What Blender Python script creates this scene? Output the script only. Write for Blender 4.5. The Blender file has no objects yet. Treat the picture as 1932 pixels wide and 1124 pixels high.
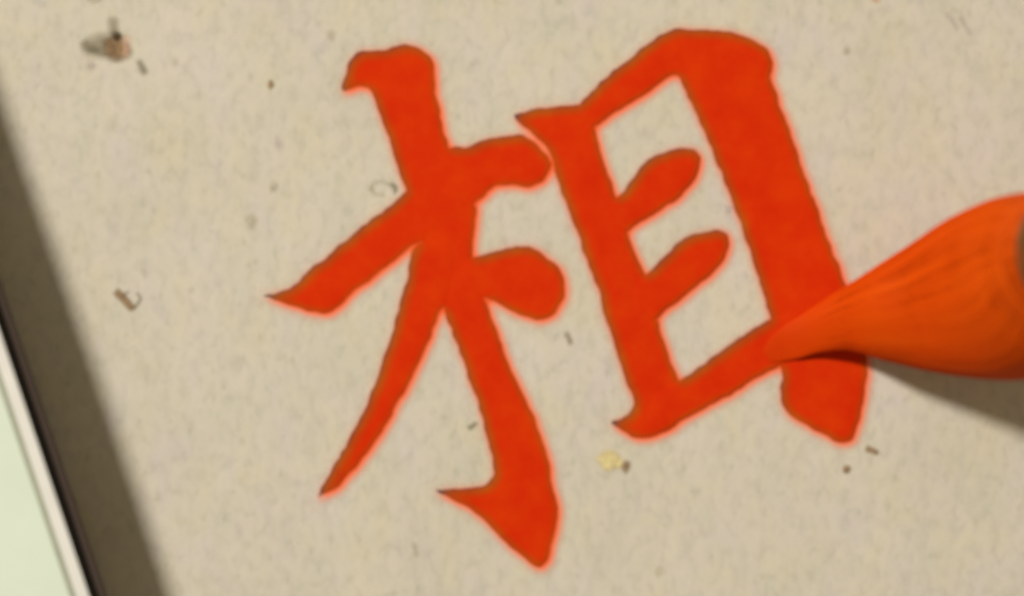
import bpy, math, random
import numpy as np
from mathutils import Vector, noise

random.seed(7)
rng = np.random.default_rng(7)
scene = bpy.context.scene

# ------------------------------------------------------------------ scale
# The sheet is drawn up in small working units (1 u = 0.036 mm); everything is
# converted to metres.  x to the right, y away from the writer, z up.
U = 3.6e-5
CX, CY = 966.0, 562.0
CAM_D = 4450.0                      # camera height over the paper, working units (16 cm)

def W(x, y, z=0.0):
    """drawing coordinates on the sheet (y down) + height -> metres"""
    return Vector(((x - CX) * U, (CY - y) * U, z * U))

def WP(x, y, z):
    """a point at height z that is seen over sheet position x, y"""
    k = (CAM_D - z) / CAM_D
    return Vector(((x - CX) * k * U, (CY - y) * k * U, z * U))

# ------------------------------------------------------------------ camera
cam_data = bpy.data.cameras.new('camera')
cam = bpy.data.objects.new('camera', cam_data)
scene.collection.objects.link(cam)
cam.location = (0, 0, CAM_D * U)
cam.rotation_euler = (0, 0, 0)
cam_data.sensor_width = 36.0
cam_data.lens = 36.0 * CAM_D / 1932.0
cam_data.clip_start = 0.005
cam_data.clip_end = 10
cam_data.dof.use_dof = True
cam_data.dof.focus_distance = (CAM_D + 300) * U
cam_data.dof.aperture_fstop = (cam_data.lens / 1000) / (140 * U)
cam_data.dof.aperture_blades = 0
scene.camera = cam

# ------------------------------------------------------------------ room light
world = bpy.data.worlds.new('World')
scene.world = world
world.use_nodes = True
bg = world.node_tree.nodes['Background']
bg.inputs[0].default_value = (1.0, 0.86, 0.60, 1)
bg.inputs[1].default_value = 0.245

LAMP_DIR = Vector((-0.78, 0.62, 0)).normalized()     # from the sheet towards the lamp
LAMP_EL = math.radians(40.5)
lamp_data = bpy.data.lights.new('desk_lamp_light', 'AREA')
lamp_data.shape = 'DISK'
lamp_data.size = 0.20
lamp_data.energy = 19.6
lamp_data.color = (1.0, 0.97, 0.96)
lamp = bpy.data.objects.new('desk_lamp_light', lamp_data)
scene.collection.objects.link(lamp)
ld = LAMP_DIR * math.cos(LAMP_EL) + Vector((0, 0, math.sin(LAMP_EL)))
lamp.location = ld * 1.3
lamp.rotation_euler = (-ld).to_track_quat('-Z', 'Y').to_euler()

vs = scene.view_settings
vs.view_transform = 'Standard'
vs.look = 'None'
vs.exposure = 0
vs.gamma = 1
vs.use_curve_mapping = False

# ------------------------------------------------------------------ helpers
def lin(c):
    out = []
    for v in c:
        v /= 255.0
        out.append(v / 12.92 if v <= 0.04045 else ((v + 0.055) / 1.055) ** 2.4)
    return tuple(out) + (1.0,)

def new_mat(name):
    m = bpy.data.materials.new(name)
    m.use_nodes = True
    nt = m.node_tree
    b = nt.nodes['Principled BSDF']
    return m, nt, b

def node(nt, kind, **kw):
    n = nt.nodes.new(kind)
    for k, v in kw.items():
        setattr(n, k, v)
    return n

def ramp(nt, fac, stops, interp='LINEAR'):
    r = nt.nodes.new('ShaderNodeValToRGB')
    r.color_ramp.interpolation = interp
    els = r.color_ramp.elements
    while len(els) < len(stops):
        els.new(0.5)
    for e, (p, c) in zip(els, stops):
        e.position = p
        e.color = c
    nt.links.new(fac, r.inputs[0])
    return r.outputs[0]

def mapping(nt, scale, rot=0.0, loc=(0, 0, 0)):
    tc = nt.nodes.new('ShaderNodeTexCoord')
    mp = nt.nodes.new('ShaderNodeMapping')
    mp.inputs['Scale'].default_value = scale
    mp.inputs['Rotation'].default_value = (0, 0, rot)
    mp.inputs['Location'].default_value = loc
    nt.links.new(tc.outputs['Object'], mp.inputs[0])
    return mp.outputs[0]

def noise_tex(nt, vec, scale, detail=3, rough=0.55, dist=0.0):
    n = nt.nodes.new('ShaderNodeTexNoise')
    n.inputs['Scale'].default_value = scale
    n.inputs['Detail'].default_value = detail
    n.inputs['Roughness'].default_value = rough
    n.inputs['Distortion'].default_value = dist
    nt.links.new(vec, n.inputs['Vector'])
    return n.outputs[0]

def mix(nt, fac, a, b, mode='MIX'):
    m = nt.nodes.new('ShaderNodeMix')
    m.data_type = 'RGBA'
    m.blend_type = mode
    for sock, v in ((m.inputs[0], fac), (m.inputs[6], a), (m.inputs[7], b)):
        if hasattr(v, 'links'):
            nt.links.new(v, sock)
        else:
            sock.default_value = v
    return m.outputs[2]

def bump(nt, h, strength, dist, normal=None):
    b = nt.nodes.new('ShaderNodeBump')
    b.inputs['Strength'].default_value = strength
    b.inputs['Distance'].default_value = dist
    nt.links.new(h, b.inputs['Height'])
    if normal is not None:
        nt.links.new(normal, b.inputs['Normal'])
    return b.outputs[0]

def link_obj(name, me, mat, parent=None, label=None, cat=None, kind=None, group=None, smooth=True):
    if mat is not None:
        me.materials.append(mat)
    if smooth:
        for p in me.polygons:
            p.use_smooth = True
    o = bpy.data.objects.new(name, me)
    scene.collection.objects.link(o)
    if parent is not None:
        o.parent = parent
    if label: o['label'] = label
    if cat: o['category'] = cat
    if kind: o['kind'] = kind
    if group: o['group'] = group
    return o

def mesh_from(name, verts, faces):
    me = bpy.data.meshes.new(name)
    me.from_pydata([tuple(v) for v in verts], [], faces)
    me.update()
    return me

# gentle cockle of the thin paper (working units)
def cockle(x, y):
    return 1.6 * math.sin(x / 310.0 + 0.6) * math.cos(y / 270.0 - 0.4) + 1.0 * math.sin((x + y) / 190.0)

# ------------------------------------------------------------------ materials
# unsized mulberry / bamboo paper
m_paper, nt, b = new_mat('paper')
v0 = mapping(nt, (1000, 1000, 1000))                     # object space in millimetres
big = noise_tex(nt, v0, 0.11, 3, 0.55)
tint = noise_tex(nt, mapping(nt, (1000, 560, 1000), math.radians(6), (31, 7, 0)), 0.34, 3, 0.6, 0.4)
tint2 = noise_tex(nt, mapping(nt, (1000, 620, 1000), math.radians(-8), (3, 77, 0)), 0.30, 3, 0.6, 0.3)
mott = noise_tex(nt, mapping(nt, (1000, 640, 1000), math.radians(10), (9, 5, 0)), 1.35, 3, 0.55, 0.5)
fib = noise_tex(nt, mapping(nt, (1000, 520, 1000), math.radians(-14), (1, 2, 0)), 3.4, 4, 0.7, 1.0)
spk = noise_tex(nt, mapping(nt, (1000, 600, 1000), math.radians(12), (71, 12, 0)), 1.5, 2, 0.5, 0.2)
c = ramp(nt, tint, [(0.30, lin((210, 200, 174))), (0.50, lin((209, 200, 179))), (0.70, lin((208, 198, 184)))])
c = mix(nt, ramp(nt, tint2, [(0.50, (0, 0, 0, 1)), (0.72, (0.75, 0.75, 0.75, 1))]), c, lin((202, 196, 175)))
c = mix(nt, 1.0, c, ramp(nt, mott, [(0.30, (0.90, 0.905, 0.90, 1)), (0.5, (1, 1, 1, 1)), (0.72, (1.045, 1.04, 1.035, 1))]), 'MULTIPLY')
c = mix(nt, 1.0, c, ramp(nt, fib, [(0.30, (0.965, 0.965, 0.96, 1)), (0.48, (1, 1, 1, 1))]), 'MULTIPLY')
c = mix(nt, 1.0, c, ramp(nt, spk, [(0.26, (0.88, 0.89, 0.86, 1)), (0.40, (1, 1, 1, 1))]), 'MULTIPLY')
c = mix(nt, 1.0, c, ramp(nt, big, [(0.35, (0.975, 0.975, 0.95, 1)), (0.65, (1.02, 1.02, 1.02, 1))]), 'MULTIPLY')
nt.links.new(c, b.inputs['Base Color'])
b.inputs['Roughness'].default_value = 0.9
b.inputs['Specular IOR Level'].default_value = 0.15
n1 = bump(nt, mott, 0.35, 0.00006)
n2 = bump(nt, fib, 0.35, 0.00003, n1)
nt.links.new(n2, b.inputs['Normal'])

# brushed vermilion ink: pigment density is stored on the mesh as 'seep'
m_ink, nt, b = new_mat('vermilion_ink')
at = node(nt, 'ShaderNodeAttribute', attribute_name='seep')
v0 = mapping(nt, (1000, 1000, 1000))
cl = noise_tex(nt, v0, 0.45, 3, 0.6)
fn = noise_tex(nt, v0, 3.2, 3, 0.6)
ad = node(nt, 'ShaderNodeMath', operation='MULTIPLY_ADD')
nt.links.new(fn, ad.inputs[0]); ad.inputs[1].default_value = 0.07
nt.links.new(at.outputs['Fac'], ad.inputs[2])
c = ramp(nt, ad.outputs[0], [(0.16, lin((98, 76, 76))), (0.32, lin((140, 78, 52))), (0.52, lin((170, 76, 26))), (0.78, lin((190, 68, 13))),
                            (0.94, lin((203, 58, 6))), (1.0, lin((216, 49, 4)))])
c = mix(nt, 1.0, c, ramp(nt, cl, [(0.32, (0.94, 0.78, 0.9, 1)), (0.5, (0.98, 1, 1, 1)), (0.68, (1.01, 1.28, 1.0, 1))]), 'MULTIPLY')
nt.links.new(c, b.inputs['Base Color'])
b.inputs['Roughness'].default_value = 0.75
b.inputs['Specular IOR Level'].default_value = 0.04
nt.links.new(bump(nt, fn, 0.2, 0.00002), b.inputs['Normal'])

# pigment that has crept into the paper round the strokes
m_bleed, nt, b = new_mat('ink_bleed')
at = node(nt, 'ShaderNodeAttribute', attribute_name='seep')
v0 = mapping(nt, (1000, 1000, 1000))
fn = noise_tex(nt, v0, 2.6, 3, 0.6)
ad = node(nt, 'ShaderNodeMath', operation='MULTIPLY_ADD')
nt.links.new(fn, ad.inputs[0]); ad.inputs[1].default_value = 0.16
sb = node(nt, 'ShaderNodeMath', operation='SUBTRACT')
nt.links.new(at.outputs['Fac'], sb.inputs[0]); sb.inputs[1].default_value = 0.07
nt.links.new(sb.outputs[0], ad.inputs[2])
c = ramp(nt, ad.outputs[0], [(0.0, lin((246, 206, 180))), (0.28, lin((255, 170, 140))), (0.5, lin((255, 132, 90))), (0.75, lin((248, 96, 44)))])
nt.links.new(c, b.inputs['Base Color'])
al = ramp(nt, ad.outputs[0], [(0.0, (0, 0, 0, 1)), (0.10, (0.3, 0.3, 0.3, 1)), (0.25, (0.62, 0.62, 0.62, 1)), (0.45, (0.92, 0.92, 0.92, 1))])
nt.links.new(al, b.inputs['Alpha'])
b.inputs['Roughness'].default_value = 0.9
b.inputs['Specular IOR Level'].default_value = 0.1

# specks and husk fragments in the paper: rim fade 'depth' on the mesh
def fleck_mat(name, rgb, strength):
    m, nt, b = new_mat(name)
    at = node(nt, 'ShaderNodeAttribute', attribute_name='seep')
    nz = noise_tex(nt, mapping(nt, (1000, 1000, 1000)), 2.4, 3, 0.6)
    c = mix(nt, ramp(nt, nz, [(0.35, (0, 0, 0, 1)), (0.65, (1, 1, 1, 1))]), lin(rgb),
            lin(tuple(min(255, v * 1.22) for v in rgb)))
    nt.links.new(c, b.inputs['Base Color'])
    nt.links.new(ramp(nt, at.outputs['Fac'], [(0.02, (0, 0, 0, 1)), (0.75, (strength,) * 3 + (1,))]), b.inputs['Alpha'])
    b.inputs['Roughness'].default_value = 0.85
    b.inputs['Specular IOR Level'].default_value = 0.1
    return m

F_DARK = fleck_mat('husk_dark', (72, 50, 26), 0.8)
F_BROWN = fleck_mat('husk_brown', (138, 112, 80), 0.8)
F_GREY = fleck_mat('fibre_grey', (132, 124, 100), 0.6)
F_FAINT = fleck_mat('fibre_faint', (170, 162, 134), 0.38)
F_YELLOW = fleck_mat('husk_yellow', (216, 194, 136), 0.75)
F_RUST = fleck_mat('husk_rust', (206, 166, 136), 0.5)
F_MAUVE = fleck_mat('fibre_mauve', (178, 164, 162), 0.4)

# wet brush hair
m_hair, nt, b = new_mat('wet_brush_hair')
uv = node(nt, 'ShaderNodeAttribute', attribute_name='hairuv')
mp = node(nt, 'ShaderNodeMapping')
mp.inputs['Scale'].default_value = (22, 1.1, 1)
nt.links.new(uv.outputs['Vector'], mp.inputs[0])
st = noise_tex(nt, mp.outputs[0], 1.0, 5, 0.65, 0.15)
mp2 = node(nt, 'ShaderNodeMapping')
mp2.inputs['Scale'].default_value = (3.5, 1.6, 1)
nt.links.new(uv.outputs['Vector'], mp2.inputs[0])
st2 = noise_tex(nt, mp2.outputs[0], 1.0, 3, 0.5, 0.2)
c = ramp(nt, st2, [(0.3, lin((190, 62, 3))), (0.5, lin((199, 66, 3))), (0.72, lin((206, 76, 5)))])
c = mix(nt, 1.0, c, ramp(nt, st, [(0.30, (0.94, 0.92, 0.9, 1)), (0.5, (1, 1, 1, 1)), (0.7, (1.01, 1.05, 1.0, 1))]), 'MULTIPLY')
sx = node(nt, 'ShaderNodeSeparateXYZ')
nt.links.new(uv.outputs['Vector'], sx.inputs[0])
c = mix(nt, ramp(nt, sx.outputs['Y'], [(0.0, (1, 1, 1, 1)), (0.14, (0.85, 0.85, 0.85, 1)), (0.40, (0, 0, 0, 1))]), c, lin((203, 55, 3)))
c = mix(nt, ramp(nt, sx.outputs['Y'], [(0.45, (0, 0, 0, 1)), (0.85, (0.45, 0.45, 0.45, 1))]), c, lin((186, 76, 6)))
nt.links.new(c, b.inputs['Base Color'])
b.inputs['Roughness'].default_value = 0.6
b.inputs['Specular IOR Level'].default_value = 0.03
nt.links.new(bump(nt, st, 0.25, 0.00005), b.inputs['Normal'])

m_bamboo, nt, b = new_mat('dark_bamboo')
nz = noise_tex(nt, mapping(nt, (900, 900, 60)), 1.0, 4, 0.6)
nt.links.new(ramp(nt, nz, [(0.3, lin((70, 50, 18))), (0.7, lin((112, 84, 34)))]), b.inputs['Base Color'])
b.inputs['Roughness'].default_value = 0.4

m_ferrule, nt, b = new_mat('dark_horn')
nz = noise_tex(nt, mapping(nt, (500, 500, 500)), 1.0, 3, 0.6)
nt.links.new(ramp(nt, nz, [(0.3, lin((58, 42, 8))), (0.7, lin((96, 70, 14)))]), b.inputs['Base Color'])
b.inputs['Roughness'].default_value = 0.55

def plain_mat(name, rgb, rough, var=0.06, scale=(600, 600, 600), bumpd=0.0, spec=0.2):
    m, nt, b = new_mat(name)
    nz = noise_tex(nt, mapping(nt, scale), 1.0, 4, 0.6)
    base = lin(rgb)
    lo = tuple(v * (1 - var) for v in base[:3]) + (1,)
    hi = tuple(min(1, v * (1 + var)) for v in base[:3]) + (1,)
    nt.links.new(ramp(nt, nz, [(0.3, lo), (0.7, hi)]), b.inputs['Base Color'])
    b.inputs['Roughness'].default_value = rough
    b.inputs['Specular IOR Level'].default_value = spec
    if bumpd:
        nt.links.new(bump(nt, nz, 0.4, bumpd), b.inputs['Normal'])
    return m

m_page = plain_mat('pale_green_page', (220, 229, 206), 0.55, 0.025, (220, 220, 220))
m_margin = plain_mat('cream_margin', (229, 225, 212), 0.5, 0.03, (500, 500, 500))
m_rule = plain_mat('grey_rule', (160, 162, 138), 0.6, 0.10, (700, 700, 700))
m_cover = plain_mat('black_cover_edge', (14, 9, 7), 0.8, 0.25, (800, 800, 800))
m_block = plain_mat('brown_page_edges', (134, 122, 124), 0.9, 0.15, (120, 120, 9000), 0.00005)
m_table = plain_mat('table_felt', (92, 84, 74), 0.95, 0.15, (900, 900, 900), 0.0001)

# ------------------------------------------------------------------ table and sheet
def slab(name, corners, z0, z1, mat, **kw):
    """prism over four or more sheet positions, from z0 to z1 working units, small bevel"""
    import bmesh
    bm = bmesh.new()
    bot = [bm.verts.new(W(x, y, z0)) for x, y in corners]
    top = [bm.verts.new(W(x, y, z1)) for x, y in corners]
    n = len(corners)
    bm.faces.new(top)
    bm.faces.new(bot[::-1])
    for i in range(n):
        bm.faces.new((bot[i], bot[(i + 1) % n], top[(i + 1) % n], top[i]))
    bmesh.ops.recalc_face_normals(bm, faces=bm.faces)
    bev = kw.pop('bevel', 0)
    if bev:
        bmesh.ops.bevel(bm, geom=list(bm.edges), offset=bev * U, segments=2, affect='EDGES', profile=0.6)
    me = bpy.data.meshes.new(name)
    bm.to_mesh(me)
    bm.free()
    return link_obj(name, me, mat, smooth=False, **kw)

slab('table_top', [(-9000, -7000), (11000, -7000), (11000, 8200), (-9000, 8200)], -700, -12, m_table, kind='structure')

def rot18(u, v):
    """coordinates in the frame of the sheet, which lies turned by about 18.7 degrees"""
    a = math.radians(18.7)
    return u * math.cos(a) + v * math.sin(a), -u * math.sin(a) + v * math.cos(a)

# the sheet: a cockled grid with real thickness
nx, ny = 210, 150
x0, x1, y0, y1 = -3400, 4600, -2400, 3300
vt, vb, fc = [], [], []
for j in range(ny + 1):
    for i in range(nx + 1):
        x = x0 + (x1 - x0) * i / nx
        y = y0 + (y1 - y0) * j / ny
        # keep the sheet square to the writing
        u, v = x - 966, y - 562
        xr, yr = rot18(u, v)
        z = cockle(xr + 966, yr + 562)
        vt.append(W(xr + 966, yr + 562, z))
        vb.append(W(xr + 966, yr + 562, z - 4))
N = len(vt)
idx = lambda i, j: j * (nx + 1) + i
for j in range(ny):
    for i in range(nx):
        a, b_, c_, d = idx(i, j), idx(i + 1, j), idx(i + 1, j + 1), idx(i, j + 1)
        fc.append((a, d, c_, b_))
        fc.append((a + N, b_ + N, c_ + N, d + N))
for i in range(nx):
    fc.append((idx(i, 0), idx(i + 1, 0), idx(i + 1, 0) + N, idx(i, 0) + N))
    fc.append((idx(i + 1, ny), idx(i, ny), idx(i, ny) + N, idx(i + 1, ny) + N))
for j in range(ny):
    fc.append((idx(0, j + 1), idx(0, j), idx(0, j) + N, idx(0, j + 1) + N))
    fc.append((idx(nx, j), idx(nx, j + 1), idx(nx, j + 1) + N, idx(nx, j) + N))
sheet = link_obj('paper_sheet', mesh_from('paper_sheet', vt + vb, fc), m_paper,
                 label='flecked beige handmade paper sheet bearing one large orange-red brushed character', cat='paper')

# ------------------------------------------------------------------ brushed strokes
STROKES = {
 # upright of the tree radical, with its hooked foot
 'upright': [(643,172),(648,150),(660,120),(671,98),(695,96),(719,97),(744,88),(769,84),(794,92),(812,106),(820,120),(818,155),(822,186),
    (834,232),(847,278),(868,330),(890,379),(899,392),(898,412),(892,448),(888,482),(900,530),(916,569),(934,617),(958,682),(987,746),
    (1014,804),(1033,868),(1044,920),(1052,975),(1045,1005),(1038,1030),(1033,1056),(1016,1070),(998,1062),(982,1042),(960,1030),(936,1005),
    (908,973),(880,955),(850,941),(820,922),(851,923),(888,921),(918,912),(934,898),(926,852),(913,799),(899,751),(880,698),(859,642),(840,590),
    (812,500),(778,400),(766,359),(754,324),(734,269),(714,209),(698,168),(680,161),(661,166),(650,174)],
 'crossbar': [(490,558),(520,555),(548,543),(585,508),(629,473),(684,428),(729,394),(754,374),(768,358),(800,320),(846,279),(888,276),(910,264),
    (958,255),(984,253),(1008,268),(1030,290),(1040,308),(1034,327),(1023,344),(995,354),(958,346),(933,351),(918,364),(900,378),(860,430),
    (779,459),(754,483),(709,518),(664,551),(642,574),(622,589),(592,589),(550,577),(512,564)],
 'left_sweep': [(781,462),(770,510),(757,565),(736,644),(715,703),(688,772),(667,815),(640,863),(613,906),(594,944),(612,932),(632,918),(656,895),
    (683,863),(715,820),(738,778),(765,733),(789,684),(809,636),(826,590),(850,560),(870,480),(830,440)],
 'dot': [(880,487),(893,484),(928,477),(958,467),(993,464),(1023,478),(1048,501),(1063,526),(1064,553),(1053,583),(1033,600),(1008,604),(983,593),
    (950,579),(918,562),(880,545),(862,515)],
 'eye_left': [(967,216),(988,212),(1007,205),(1050,202),(1094,196),(1118,214),(1120,238),(1137,303),(1162,372),(1172,405),(1181,438),(1199,481),
    (1217,516),(1226,560),(1236,601),(1253,644),(1267,692),(1282,718),(1292,760),(1278,800),(1249,814),(1221,825),(1192,823),(1168,811),(1148,794),
    (1168,792),(1184,782),(1197,766),(1194,750),(1174,699),(1159,648),(1141,597),(1129,547),(1108,490),(1090,442),(1070,391),(1054,348),(1046,322),(1043,300),
    (1032,280),(1016,262),(990,240)],
 'eye_corner': [(1094,196),(1122,165),(1166,129),(1209,93),(1252,62),(1276,56),(1305,59),(1348,56),(1382,61),(1420,76),(1449,93),(1456,116),(1452,147),
    (1464,178),(1482,231),(1502,289),(1530,364),(1560,450),(1587,516),(1603,548),(1622,600),(1632,650),(1634,700),(1628,754),(1620,795),(1608,828),
    (1590,835),(1562,825),(1515,798),(1484,777),(1470,754),(1473,722),(1476,685),(1470,640),(1453,597),(1437,548),(1420,490),(1401,433),(1372,356),
    (1338,270),(1305,198),(1282,145),(1266,141),(1238,160),(1204,186),(1158,212),(1126,236),(1106,240),(1080,220)],
 'upper_bar': [(1160,377),(1190,343),(1218,304),(1247,289),(1276,280),(1312,281),(1323,297),(1319,322),(1300,351),(1276,375),(1238,399),(1204,422),
    (1182,437),(1145,425),(1140,392)],
 'lower_bar': [(1214,521),(1247,490),(1286,453),(1319,438),(1353,432),(1372,442),(1375,462),(1362,490),(1338,517),(1306,544),(1284,564),(1257,582),
    (1235,600),(1200,590),(1192,548)],
 'base_bar': [(1278,719),(1319,692),(1366,657),(1405,632),(1452,600),(1500,582),(1560,570),(1600,590),(1600,640),(1570,664),(1530,674),(1476,688),
    (1440,703),(1394,731),(1335,763),(1288,790),(1249,813),(1215,800),(1230,745)],
}

def chaikin(p, it=2):
    p = np.array(p, float)
    for _ in range(it):
        q = np.roll(p, -1, axis=0)
        p = np.stack([p * 0.85 + q * 0.15, p * 0.15 + q * 0.85], 1).reshape(-1, 2)
    return p

def rough_edge(p, amp):
    q = []
    n = len(p)
    for k in range(n):
        a, b_ = p[k], p[(k + 1) % n]
        L = np.hypot(*(b_ - a))
        m = max(1, int(L / 6))
        for s in range(m):
            w = a + (b_ - a) * s / m
            d = noise.noise_vector(Vector((w[0] / 15.0, w[1] / 15.0, 3.1)))
            e = noise.noise_vector(Vector((w[0] / 27.0, w[1] / 27.0, 8.1)))
            q.append((w[0] + amp * (d.x + 1.2 * e.x), w[1] + amp * (d.y + 1.2 * e.y)))
    return np.array(q)

def sdf(poly, P):
    """signed distance, negative inside"""
    A = poly
    B = np.roll(poly, -1, axis=0)
    d = np.full(len(P), 1e9)
    ins = np.zeros(len(P), bool)
    for a, b_ in zip(A, B):
        e = b_ - a
        L2 = e @ e
        if L2 < 1e-9:
            continue
        w = P - a
        t = np.clip((w @ e) / L2, 0, 1)
        r = w - t[:, None] * e
        d = np.minimum(d, np.einsum('ij,ij->i', r, r))
        cond = ((a[1] > P[:, 1]) != (b_[1] > P[:, 1]))
        if abs(e[1]) > 1e-9:
            xi = a[0] + (P[:, 1] - a[1]) * e[0] / e[1]
            ins ^= cond & (P[:, 0] < xi)
    d = np.sqrt(d)
    return np.where(ins, -d, d)

polys = {k: rough_edge(chaikin(v, 1), 3.0) for k, v in STROKES.items()}

# density of pigment soaked into the sheet: spread of the union of the strokes
G = 2.0
gx0, gy0 = 400.0, 0.0
gw, gh = int(1400 / G), int(1130 / G)
mask = np.zeros((gh, gw))
for p in polys.values():
    i0 = max(0, int((p[:, 0].min() - gx0) / G) - 2); i1 = min(gw, int((p[:, 0].max() - gx0) / G) + 3)
    j0 = max(0, int((p[:, 1].min() - gy0) / G) - 2); j1 = min(gh, int((p[:, 1].max() - gy0) / G) + 3)
    X, Y = np.meshgrid(gx0 + G * np.arange(i0, i1), gy0 + G * np.arange(j0, j1))
    s = sdf(p, np.stack([X.ravel(), Y.ravel()], 1)).reshape(X.shape)
    mask[j0:j1, i0:i1] = np.maximum(mask[j0:j1, i0:i1], np.clip(0.5 - s / G, 0, 1))

def gauss(a, sig):
    r = int(sig * 3) + 1
    k = np.exp(-0.5 * (np.arange(-r, r + 1) / sig) ** 2)
    k /= k.sum()
    a = np.apply_along_axis(lambda m: np.convolve(m, k, 'same'), 0, a)
    return np.apply_along_axis(lambda m: np.convolve(m, k, 'same'), 1, a)

seep_map = gauss(mask, 7.5 / G)
pigment_map = gauss(mask, 9.0 / G)

def sample(m, P, dx=0.0, dy=0.0):
    fx = np.clip((P[:, 0] - dx - gx0) / G, 0, gw - 1.001)
    fy = np.clip((P[:, 1] - dy - gy0) / G, 0, gh - 1.001)
    i, j = fx.astype(int), fy.astype(int)
    a, b_ = fx - i, fy - j
    return (m[j, i] * (1 - a) * (1 - b_) + m[j, i + 1] * a * (1 - b_) + m[j + 1, i] * (1 - a) * b_ + m[j + 1, i + 1] * a * b_)

def iso_mesh(xs, ys, F, thr):
    """triangles of the region F < thr on a grid, cut cleanly along the outline"""
    ny_, nx_ = F.shape
    pts, index, tris = [], {}, []
    def vid(a, b_=None):
        key = a if b_ is None else (a, b_) if a < b_ else (b_, a)
        if key in index:
            return index[key]
        if b_ is None:
            p = (xs[a[1]], ys[a[0]])
        else:
            a2, b2 = key
            fa, fb = F[a2], F[b2]
            t = (thr - fa) / (fb - fa)
            p = (xs[a2[1]] + (xs[b2[1]] - xs[a2[1]]) * t, ys[a2[0]] + (ys[b2[0]] - ys[a2[0]]) * t)
        index[key] = len(pts)
        pts.append(p)
        return index[key]
    lo = np.minimum.reduce([F[:-1, :-1], F[1:, :-1], F[:-1, 1:], F[1:, 1:]])
    for j, i in zip(*np.where(lo < thr)):
        q = [(j, i), (j, i + 1), (j + 1, i + 1), (j + 1, i)]
        for t in ((q[0], q[3], q[2]), (q[0], q[2], q[1])):
            ins = [F[v] < thr for v in t]
            out = []
            for k in range(3):
                a, b_ = t[k], t[(k + 1) % 3]
                if ins[k]:
                    out.append(vid(a))
                if ins[k] != ins[(k + 1) % 3]:
                    out.append(vid(a, b_))
            if len(out) >= 3:
                tris.append(tuple(out))
    return np.array(pts), tris

def film(name, poly, thr, step, zfun, mat, attr, parent, **kw):
    xs = np.arange(poly[:, 0].min() - thr - step, poly[:, 0].max() + thr + 2 * step, step)
    ys = np.arange(poly[:, 1].min() - thr - step, poly[:, 1].max() + thr + 2 * step, step)
    X, Y = np.meshgrid(xs, ys)
    P = np.stack([X.ravel(), Y.ravel()], 1)
    F = sdf(poly, P).reshape(X.shape)
    pts, tris = iso_mesh(xs, ys, F, thr)
    sd = sdf(poly, pts)
    verts = [W(p[0], p[1], cockle(p[0], p[1]) + zfun(d)) for p, d in zip(pts, sd)]
    me = mesh_from(name, verts, tris)
    at = me.attributes.new('seep', 'FLOAT', 'POINT')
    at.data.foreach_set('value', np.asarray(attr(pts, sd), dtype=np.float32))
    return link_obj(name, me, mat, parent=parent, **kw)

# soaked pigment round all strokes: one sheet of stained paper, cut 20 units outside the strokes
xs = np.arange(440, 1700, 4.0)
ys = np.arange(20, 1124, 4.0)
X, Y = np.meshgrid(xs, ys)
P = np.stack([X.ravel(), Y.ravel()], 1)
F = np.full(len(P), 1e9)
for p in polys.values():
    F = np.minimum(F, sdf(p, P))
F = F.reshape(X.shape)
pts, tris = iso_mesh(xs, ys, F, 24.0)
me = mesh_from('written_character', [W(p[0], p[1], cockle(p[0], p[1]) + 0.5) for p in pts], tris)
at = me.attributes.new('seep', 'FLOAT', 'POINT')
at.data.foreach_set('value', sample(seep_map, pts, 5.0, 4.4).astype(np.float32))
character = link_obj('written_character', me, m_bleed, parent=sheet)

for k, (nm, p) in enumerate(polys.items()):
    z0 = 0.9 + 0.22 * k
    film('brush_stroke', p, 0.0, 5.0, lambda d, z0=z0: z0 + 0.9 * (1 - math.exp(min(0, d) / 9.0)),
         m_ink, lambda pts, sd: sample(pigment_map, pts, 5.2, 4.4), character)

# ------------------------------------------------------------------ flecks in the paper
def blob(cx, cy, rx, ry, ang, seed):
    a = math.radians(ang)
    out = []
    for k in range(22):
        t = 2 * math.pi * k / 22
        r = 1 + 0.42 * noise.noise(Vector((math.cos(t) * 1.3 + seed * 3.7, math.sin(t) * 1.3, seed)))
        x, y = rx * r * math.cos(t), ry * r * math.sin(t)
        out.append((cx + x * math.cos(a) - y * math.sin(a), cy + x * math.sin(a) + y * math.cos(a)))
    return np.array(out)

def line_poly(points, w0, w1):
    p = np.array(points, float)
    L, R = [], []
    n = len(p)
    for k in range(n):
        d = p[min(k + 1, n - 1)] - p[max(k - 1, 0)]
        d /= np.hypot(*d)
        w = (w0 + (w1 - w0) * k / (n - 1)) / 2
        L.append(p[k] + w * np.array((-d[1], d[0])))
        R.append(p[k] - w * np.array((-d[1], d[0])))
    return chaikin(np.array(L + R[::-1]), 1)

def fleck(poly, mat, soft, name='paper_fleck', lift=0.6):
    poly = np.asarray(poly)
    size = min(np.ptp(poly[:, 0]), np.ptp(poly[:, 1]))
    step = max(1.5, min(3.5, size / 6))
    return film(name, poly, soft * 0.6, step, lambda d: lift + 0.5 * max(0, min(1, -d / 6)), mat,
                lambda pts, sd: np.clip((soft * 0.6 - sd) / (soft * 1.6), 0, 1), sheet)

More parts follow.
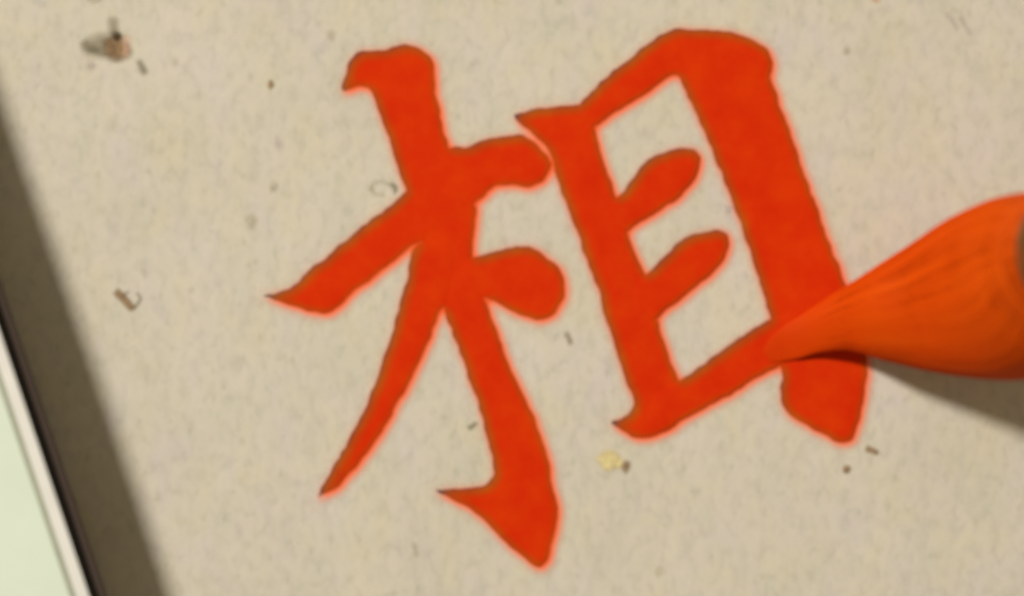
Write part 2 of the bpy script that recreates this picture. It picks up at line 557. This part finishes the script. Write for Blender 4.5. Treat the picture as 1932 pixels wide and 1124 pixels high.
# the husk fragment at the top left
fleck(blob(200, 88, 40, 20, 12, 2.0), F_GREY, 20)
fleck(line_poly([(158, 80), (166, 92), (184, 97), (200, 101)], 12, 9), F_GREY, 9, lift=1.0)
fleck(blob(218, 92, 20, 19, 15, 3.0), F_BROWN, 15, lift=1.2)
fleck(line_poly([(203, 74), (210, 90), (213, 104)], 9, 9), F_BROWN, 8, lift=1.8)
fleck(blob(220, 69, 8, 9, -20, 4.0), F_DARK, 6, lift=2.4)
fleck(line_poly([(213, 36), (212, 48), (216, 64)], 12, 14), F_GREY, 13, lift=3.0)
fleck(blob(236, 90, 9, 20, 8, 6.0), F_RUST, 14, lift=1.2)
fleck(line_poly([(262, 116), (268, 126), (274, 140)], 8, 12), F_GREY, 8)
# the hooked fibre
fleck(line_poly([(218, 549), (230, 560), (242, 573), (250, 583)], 13, 12), F_BROWN, 7, lift=1.0)
fleck(line_poly([(249, 582), (258, 575), (266, 563), (258, 552)], 6, 4), F_GREY, 5)
fleck(line_poly([(232, 566), (234, 554), (243, 550)], 5, 3), F_GREY, 5)
# others
fleck(blob(511, 160, 5, 7, 0, 7.0), F_BROWN, 6)
fleck(blob(516, 352, 7, 9, 20, 8.0), F_FAINT, 8)
fleck(line_poly([(698, 360), (703, 346), (718, 341), (730, 346), (742, 352), (748, 360)], 7, 6), F_FAINT, 6)
fleck(line_poly([(700, 352), (706, 366), (724, 368)], 6, 5), F_FAINT, 6, lift=1.1)
fleck(line_poly([(738, 346), (746, 354), (744, 364)], 8, 6), F_GREY, 6, lift=1.6)
fleck(line_poly([(884, 808), (892, 802), (900, 797)], 9, 6), F_GREY, 5)
fleck(line_poly([(1068, 628), (1073, 638), (1077, 648)], 7, 8), F_GREY, 7)
fleck(blob(1150, 868, 24, 16, 5, 9.0), F_YELLOW, 11)
fleck(blob(1181, 879, 7, 10, 15, 10.0), F_BROWN, 7, lift=1.1)
fleck(line_poly([(1634, 845), (1645, 849), (1656, 854)], 11, 7), F_BROWN, 6)
fleck(blob(1597, 885, 7, 7, 0, 11.0), F_BROWN, 6)
fleck(blob(1597, 96, 6, 7, 0, 12.0), F_FAINT, 7)
fleck(line_poly([(1786, 26), (1798, 40), (1806, 56)], 8, 6), F_MAUVE, 8)
fleck(line_poly([(1812, 34), (1822, 50), (1830, 66)], 6, 6), F_MAUVE, 8)
fleck(line_poly([(1376, 388), (1373, 402)], 10, 8), F_MAUVE, 7)
fleck(blob(180, 0, 12, 7, 0, 14.0), F_FAINT, 8)
fleck(blob(172, 124, 8, 8, 0, 15.0), F_MAUVE, 9)
fleck(line_poly([(781, 1024), (785, 1048)], 8, 5), F_FAINT, 8)
fleck(blob(475, 418, 9, 12, 0, 16.0), F_FAINT, 10)
fleck(blob(624, 66, 6, 10, 0, 17.0), F_FAINT, 8)
fleck(blob(1652, 0, 8, 5, 0, 18.0), F_RUST, 6)
for k in range(5):
    x, y = rng.uniform(-150, 2080), rng.uniform(-90, 1210)
    a = rng.uniform(-40, 40)
    fleck(blob(x, y, rng.uniform(4, 8), rng.uniform(5, 13), a, 20.0 + k), (F_FAINT, F_FAINT, F_MAUVE)[k % 3], 12, lift=0.35)

# ------------------------------------------------------------------ copybook on the left
# its right-hand edge runs parallel to the columns of writing; 185 units thick
H = 185.0
kH = (CAM_D - H) / CAM_D
def edge_pt(off, along):
    """off: distance to the left of the outer edge; along: down the edge (working units, on the sheet)"""
    # reference line seen through (0,622)-(170,1124) at height H
    ax, ay = CX + (0 - CX) * kH, CY + (622 - CY) * kH
    bx, by = CX + (170 - CX) * kH, CY + (1124 - CY) * kH
    L = math.hypot(bx - ax, by - ay)
    tx, ty = (bx - ax) / L, (by - ay) / L
    nx_, ny_ = -ty, tx                       # points down-left
    return (ax + tx * along + nx_ * off, ay + ty * along + ny_ * off)

A0, A1, WID = -3200, 2300, 3800
def band(o0, o1, a0=A0, a1=A1):
    return [edge_pt(o0, a0), edge_pt(o0, a1), edge_pt(o1, a1), edge_pt(o1, a0)]

book = bpy.data.objects.new('copybook', None)
scene.collection.objects.link(book)
book.location = (0, 0, 0)
book['label'] = 'thick pad with pale green page, cream margin and thin grey line at the lower left'
book['category'] = 'copybook'
slab('page_block', band(7, WID - 7, A0 + 7, A1 - 7), 6, H - 80, m_block, parent=book, bevel=3)
slab('cover', band(0, WID), H - 79, H - 3, m_cover, parent=book, bevel=4)
slab('margin', band(1.5, 24), H - 2.8, H, m_margin, parent=book, bevel=0.8)
slab('printed_line', band(24.2, 33.5), H - 2.8, H - 1.2, m_rule, parent=book)
slab('page', band(33.7, WID - 4), H - 2.8, H, m_page, parent=book, bevel=0.5)

# ------------------------------------------------------------------ writing brush
brush = bpy.data.objects.new('writing_brush', None)
scene.collection.objects.link(brush)
brush['label'] = 'calligraphy brush with wet orange-red hair pressed on the bottom stroke at the right'
brush['category'] = 'brush'
base_pt = WP(1448, 661, 2)
brush.location = base_pt

ST = [  # seen position x, y; height; half width; half depth
 (1446, 672, 3.4, 12, 0.6), (1464, 661, 4.5, 23, 1.4), (1492, 646, 7.5, 33, 3.5), (1536, 626, 19, 41, 11), (1600, 604, 46, 60, 30), (1672, 592, 84, 92, 60),
 (1760, 577, 118, 127, 86), (1840, 560, 165, 153, 115), (1915, 542, 225, 164, 133), (1975, 515, 300, 150, 130),
 (2006, 492, 385, 118, 112), (2016, 478, 460, 88, 86), (2020, 474, 500, 80, 80)]
pos = [WP(s[0], s[1], s[2]) for s in ST]
def cr(p0, p1, p2, p3, t):
    return 0.5 * ((2 * p1) + (p2 - p0) * t + (2 * p0 - 5 * p1 + 4 * p2 - p3) * t * t + (3 * p1 - p0 - 3 * p2 + p3) * t ** 3)
sec = []
SUB = 9
for k in range(len(ST) - 1):
    for s in range(SUB + (k == len(ST) - 2)):
        t = s / SUB
        i0, i1, i2, i3 = max(k - 1, 0), k, k + 1, min(k + 2, len(ST) - 1)
        c_ = cr(pos[i0], pos[i1], pos[i2], pos[i3], t)
        a = cr(ST[i0][3], ST[i1][3], ST[i2][3], ST[i3][3], t)
        d = cr(ST[i0][4], ST[i1][4], ST[i2][4], ST[i3][4], t)
        sec.append((c_, a, d))
side0 = Vector((-0.19, 0.98, 0)).normalized()
frames = []
for k, (c_, a, d) in enumerate(sec):
    T = (sec[min(k + 1, len(sec) - 1)][0] - sec[max(k - 1, 0)][0]).normalized()
    S = (side0 - T * side0.dot(T)).normalized()
    Nn = T.cross(S).normalized()
    if Nn.z < -0.01 or (abs(Nn.z) <= 0.01 and Nn.x > 0):
        Nn = -Nn
    frames.append((c_, a, d, S, Nn, T))

def tuft_pt(f, th, v, extra=0.0):
    c_, a, d, S, Nn, T = f
    # locks: shallow furrows that run down the tuft, faded at both ends
    w = min(1, max(0, v - 0.2) / 0.3)
    fur = 0.022 * noise.noise(Vector((th * 2.6, v * 0.9, 1.7))) + 0.007 * noise.noise(Vector((th * 8.0, v * 1.4, 5.0)))
    r = 1 + fur * w
    return c_ + S * (a * r * U * math.cos(th) + extra * U * math.cos(th)) + Nn * (d * r * U * math.sin(th) + extra * U * math.sin(th))

NT = 112
verts, faces, uvs = [], [], []
for k, f in enumerate(frames):
    v = k / (len(frames) - 1)
    for q in range(NT):
        th = 2 * math.pi * q / NT
        p = tuft_pt(f, th, v)
        p.z = max(p.z, 2.6 * U)
        verts.append(p - base_pt)
        uvs.append((abs(((th / (2 * math.pi) + 0.25) % 1.0) * 2 - 1) * 2, v, 0))
for k in range(len(frames) - 1):
    for q in range(NT):
        a, b_ = k * NT + q, k * NT + (q + 1) % NT
        faces.append((a, b_, b_ + NT, a + NT))
faces.append(tuple(range(NT))[::-1])
faces.append(tuple((len(frames) - 1) * NT + q for q in range(NT)))
me = mesh_from('hair_tuft', verts, faces)
import bmesh
bm = bmesh.new(); bm.from_mesh(me); bmesh.ops.recalc_face_normals(bm, faces=bm.faces); bm.to_mesh(me); bm.free()
at = me.attributes.new('hairuv', 'FLOAT_VECTOR', 'POINT')
at.data.foreach_set('vector', np.array(uvs, dtype=np.float32).ravel())
tuft = link_obj('hair_tuft', me, m_hair, parent=brush)

# single wet hairs lying on the tuft (countless: one mesh)
hv, hf, hu = [], [], []
for h in range(300):
    th0 = rng.uniform(0, 2 * math.pi)
    k0 = int(rng.uniform(30, 66))
    k1 = min(len(frames) - 6, k0 + int(rng.uniform(25, 60)))
    drift = rng.normal(0, 0.0016)
    r = rng.uniform(0.6, 1.1)
    lift = rng.uniform(-0.5, 0.3)
    wav = rng.uniform(0, 6.28)
    prev = None
    uvt = abs(((th0 / (2 * math.pi) + 0.25) % 1.0) * 2 - 1) * 2 + rng.normal(0, 0.03)
    for k in range(k0, k1, 3):
        v = k / (len(frames) - 1)
        th = th0 + drift * (k - k0) + 0.012 * math.sin(k * 0.12 + wav)
        tt = (k - k0) / (k1 - k0)
        rr = r * min(1, 3 * tt + 0.15, 3 * (1 - tt) + 0.15)
        p = tuft_pt(frames[k], th, v, lift) - base_pt
        f = frames[k]
        o1 = (f[3] * math.cos(th) + f[4] * math.sin(th)).normalized()
        o2 = f[5].cross(o1)
        base_i = len(hv)
        for m_ in range(4):
            an = m_ * math.pi / 2
            w = p + (o1 * math.cos(an) + o2 * math.sin(an)) * rr * U
            hv.append(w)
            hu.append((uvt, v, 0))
        if prev is not None:
            for m_ in range(4):
                hf.append((prev + m_, prev + (m_ + 1) % 4, base_i + (m_ + 1) % 4, base_i + m_))
        prev = base_i
me = mesh_from('brush_hairs', hv, hf)
bm = bmesh.new(); bm.from_mesh(me); bmesh.ops.recalc_face_normals(bm, faces=bm.faces); bm.to_mesh(me); bm.free()
at = me.attributes.new('hairuv', 'FLOAT_VECTOR', 'POINT')
at.data.foreach_set('vector', np.array(hu, dtype=np.float32).ravel())
link_obj('brush_hairs', me, m_hair, parent=brush, kind='stuff')

# horn socket and bamboo handle
def turned(name, start, axis, prof, mat, parent):
    axis = axis.normalized()
    S = (side0 - axis * side0.dot(axis)).normalized()
    Q = axis.cross(S)
    vs_, fs = [], []
    n = 40
    for (l, r) in prof:
        for q in range(n):
            t = 2 * math.pi * q / n
            vs_.append(start + axis * l * U + (S * math.cos(t) + Q * math.sin(t)) * r * U - base_pt)
    for k in range(len(prof) - 1):
        for q in range(n):
            a, b_ = k * n + q, k * n + (q + 1) % n
            fs.append((a, b_, b_ + n, a + n))
    fs.append(tuple(range(n))[::-1])
    fs.append(tuple((len(prof) - 1) * n + q for q in range(n)))
    return link_obj(name, mesh_from(name, vs_, fs), mat, parent=parent)

ax = Vector((0.30, 0.10, 0.95))
start = WP(2014, 480, 425)
turned('ferrule', start, ax, [(0, 98), (8, 104), (20, 106), (150, 100), (230, 92), (250, 84), (251, 78)], m_ferrule, brush)
start2 = start + ax.normalized() * 251.5 * U
turned('handle', start2, ax, [(0, 76), (10, 78), (1500, 79), (1510, 82), (1530, 82), (1540, 79), (3600, 78), (3612, 84), (3634, 84), (3645, 78), (5000, 76), (5030, 60)],
       m_bamboo, brush)
